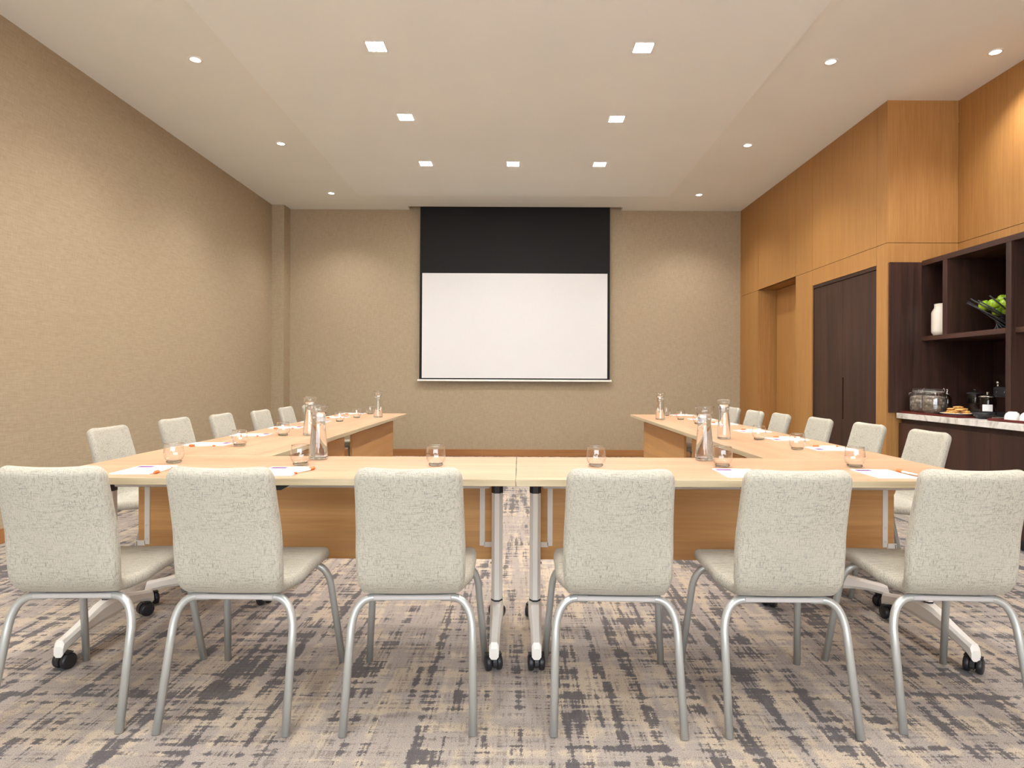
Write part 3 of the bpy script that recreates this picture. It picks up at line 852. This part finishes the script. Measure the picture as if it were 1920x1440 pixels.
# slim bottle
bt = thing('dispenser_bottle', 'slim dark bottle with a pump top behind the clip jars', 'bottle', (3.485, 5.17, CZ + .0005))
MB().lathe([(0, 0), (.030, 0), (.033, .004), (.033, .12), (.028, .138), (.012, .15), (.012, .158), (0, .158)], 28).build('body', SMOKE, bt)
MB().lathe([(0, .158), (.013, .158), (.013, .172), (.005, .174), (.005, .192), (.009, .194), (.009, .202), (0, .203)], 20).build('pump', CHROME, bt)
# cookie plate
tag(MB().lathe([(0, .001), (.065, .001), (.075, .004), (.105, .014), (.118, .019), (.118, .021), (.104, .017), (.074, .0075), (0, .0065)], 44).build('plate', PORCELAIN, None, (3.33, 4.815, TZ)),
    'round white plate of cookies on the dark red tray', 'plate')
ck = MB().lathe([(0, 0), (.028, 0), (.033, .003), (.034, .007), (.030, .011), (.018, .014), (0, .0145)], 20).build('cookie', COOKIE)
tag(ck, '', 'cookie', 'cookies on the plate')
lay = [(.060, 5, .0118, .0), (.049, 4, .0268, .4), (.040, 3, .0418, .2), (0, 1, .0568, 0)]
cl_ = ['in the bottom layer of the pile on the white plate', 'in the second layer of the pile on the white plate', 'in the third layer of the pile on the white plate', 'on top of the pile on the white plate']
first = True
for li, (rr, nn, z, ph) in enumerate(lay):
    for k in range(nn):
        a = 2 * PI * k / nn + ph
        lc = (3.33 + rr * math.cos(a), 4.815 + rr * math.sin(a), TZ + z)
        o = ck if first else ck.copy()
        if not first: C.objects.link(o)
        first = False
        o.location = lc; o.rotation_euler = (random.uniform(-.06, .06), random.uniform(-.06, .06), a)
        o['label'] = 'golden round cookie ' + cl_[li]; o['group'] = 'cookies, layer %d' % (li + 1)
# dark canisters
cn = thing('glass_canister', 'tall dark glass canister with knob lid behind the cookie plate', 'canister', (3.655, 5.09, CZ + .0005))
def canister(root, r, h, label_plate):
    MB().lathe([(0, .001), (r - .004, .001), (r, .006), (r, h - .012), (r - .004, h)], 32).build('glass_body', SMOKE, root)
    MB().lathe([(0, .004), (r - .006, .004), (r - .006, h * .55), (0, h * .56)], 32).build('contents', WALNUT, root)
    MB().lathe([(0, h + .0005), (r + .002, h + .0005), (r + .002, h + .008), (r - .01, h + .014), (.006, h + .018), (.005, h + .024), (.011, h + .030), (.009, h + .038), (0, h + .040)], 28).build('lid', CHROME if label_plate else BLACK, root)
canister(cn, .055, .165, False)
c2 = thing('glass_canister', 'dark glass canister with a small white label card', 'canister', (3.506, 4.752, CZ + .0005))
canister(c2, .055, .150, True)
g = MB(); M = Matrix.Rotation(R(233), 4, 'Z')
vs = []; fs = []
for k in range(9):
    a = R(-33 + 66 * k / 8)
    for z in (.045, .095): vs.append(M @ Vector((.0565 * math.cos(a), .0565 * math.sin(a), z)))
for k in range(8): fs.append([2 * k, 2 * k + 2, 2 * k + 3, 2 * k + 1])
g.add(vs, fs); lc_ = g.build('label_card', PAPER, c2)
lc_.modifiers.new('thick', 'SOLIDIFY').thickness = .001
# coffee machine
cm = thing('coffee_machine', 'black coffee machine with a chrome top knob beside the divider', 'coffee machine', (3.72, 4.66, CZ + .0005))
g = MB(); g.box(-.10, .12, -.20, .17, 0, .035, 0, .006, 2); g.box(0, .12, -.20, .17, .035, .15, 0, .004, 2); g.box(-.12, .12, -.20, .17, .15, .225, 0, .012, 3)
g.build('body', BLACK, cm)
MB().lathe([(.0, 0), (.010, 0), (.010, .012), (.006, .016), (.012, .024), (.016, .034), (.012, .044), (0, .048)], 20, 0, True, Matrix.Translation((-.095, .145, .2252))).build('knob', CHROME, cm)
MB().tube([(-.10, .04, .15), (-.10, .04, .125)], .009, 12).build('spout', CHROME, cm)
g = MB()
for y in (.13, .05): g.lathe([(0, 0), (.006, 0), (.006, .004), (0, .004)], 12, 0, True, Matrix.Translation((-.12, y, .188)) @ Matrix.Rotation(-PI / 2, 4, 'Y'))
g.build('button', CHROME, cm)
# black bowl
tag(MB().lathe([(0, .001), (.028, .001), (.034, .004), (.058, .022), (.072, .046), (.070, .0465), (.055, .025), (.032, .008), (0, .006)], 36).build('serving_bowl', BLACK, None, (3.315, 4.535, CZ + .0005)),
    'small black bowl on the marble between the two trays', 'bowl')
# upturned cups
cpb = thing('coffee_cup', '', 'cup', (0, 0, 0))
MB().lathe([(.045, 0), (.0462, .0005), (.047, .003), (.045, .028), (.036, .048), (.026, .0545), (.025, .058), (.021, .058), (.020, .0545), (0, .053)], 36).build('body', PORCELAIN, cpb)
MB().tube(arc((.0445, 0, .012), (.075, 0, .012), (.072, 0, .030), 6) + arc((.072, 0, .030), (.066, 0, .044), (.040, 0, .040), 6)[1:], .004, 10).build('handle', PORCELAIN, cpb)
for x, y, lb in [(3.315, 4.265, 'white cup upturned on the right tray, at its left end'), (3.335, 4.160, 'white cup upturned on the right tray, second from its left end, cut by the frame'),
                 (3.345, 4.050, 'white cup upturned on the right tray, just outside the frame')]:
    put(cpb, (x, y, TZ), .6, lb, 'upturned white cups')

# ------------------------------------------------------------------ world, camera, view
w = bpy.data.worlds.new('World'); scn.world = w; w.use_nodes = True
bg = w.node_tree.nodes['Background']; bg.inputs[0].default_value = (.86, .93, 1.0, 1); bg.inputs[1].default_value = 6.5
# portal in the window opening (guides the daylight)
PL = bpy.data.lights.new('window_portal', 'AREA'); PL.shape = 'RECTANGLE'; PL.size = WX1 - WX0; PL.size_y = WZ1 - WZ0
PL.cycles.is_portal = True
po = bpy.data.objects.new('window_portal', PL); C.objects.link(po)
po.location = ((WX0 + WX1) / 2, YN - .1, (WZ0 + WZ1) / 2); po.rotation_euler = (PI / 2, 0, 0)

cam = bpy.data.cameras.new('camera'); co = bpy.data.objects.new('camera', cam); C.objects.link(co)
co.location = (0, 0, 1.1); co.rotation_euler = (PI / 2, -.0044, 0)
cam.sensor_width = 36; cam.lens = 1190 / 1920 * 36; cam.shift_x = -14 / 1920; cam.shift_y = -11 / 1920; cam.clip_start = .05
scn.camera = co
scn.view_settings.view_transform = 'Standard'; scn.view_settings.look = 'None'; scn.view_settings.gamma = 1.0
scn.view_settings.use_curve_mapping = False; scn.view_settings.exposure = 0.46
cy = scn.cycles
cy.use_denoising = True; cy.max_bounces = 12; cy.diffuse_bounces = 6; cy.transmission_bounces = 12; cy.glossy_bounces = 4
cy.transparent_max_bounces = 40; cy.sample_clamp_indirect = 8.0; cy.caustics_reflective = False
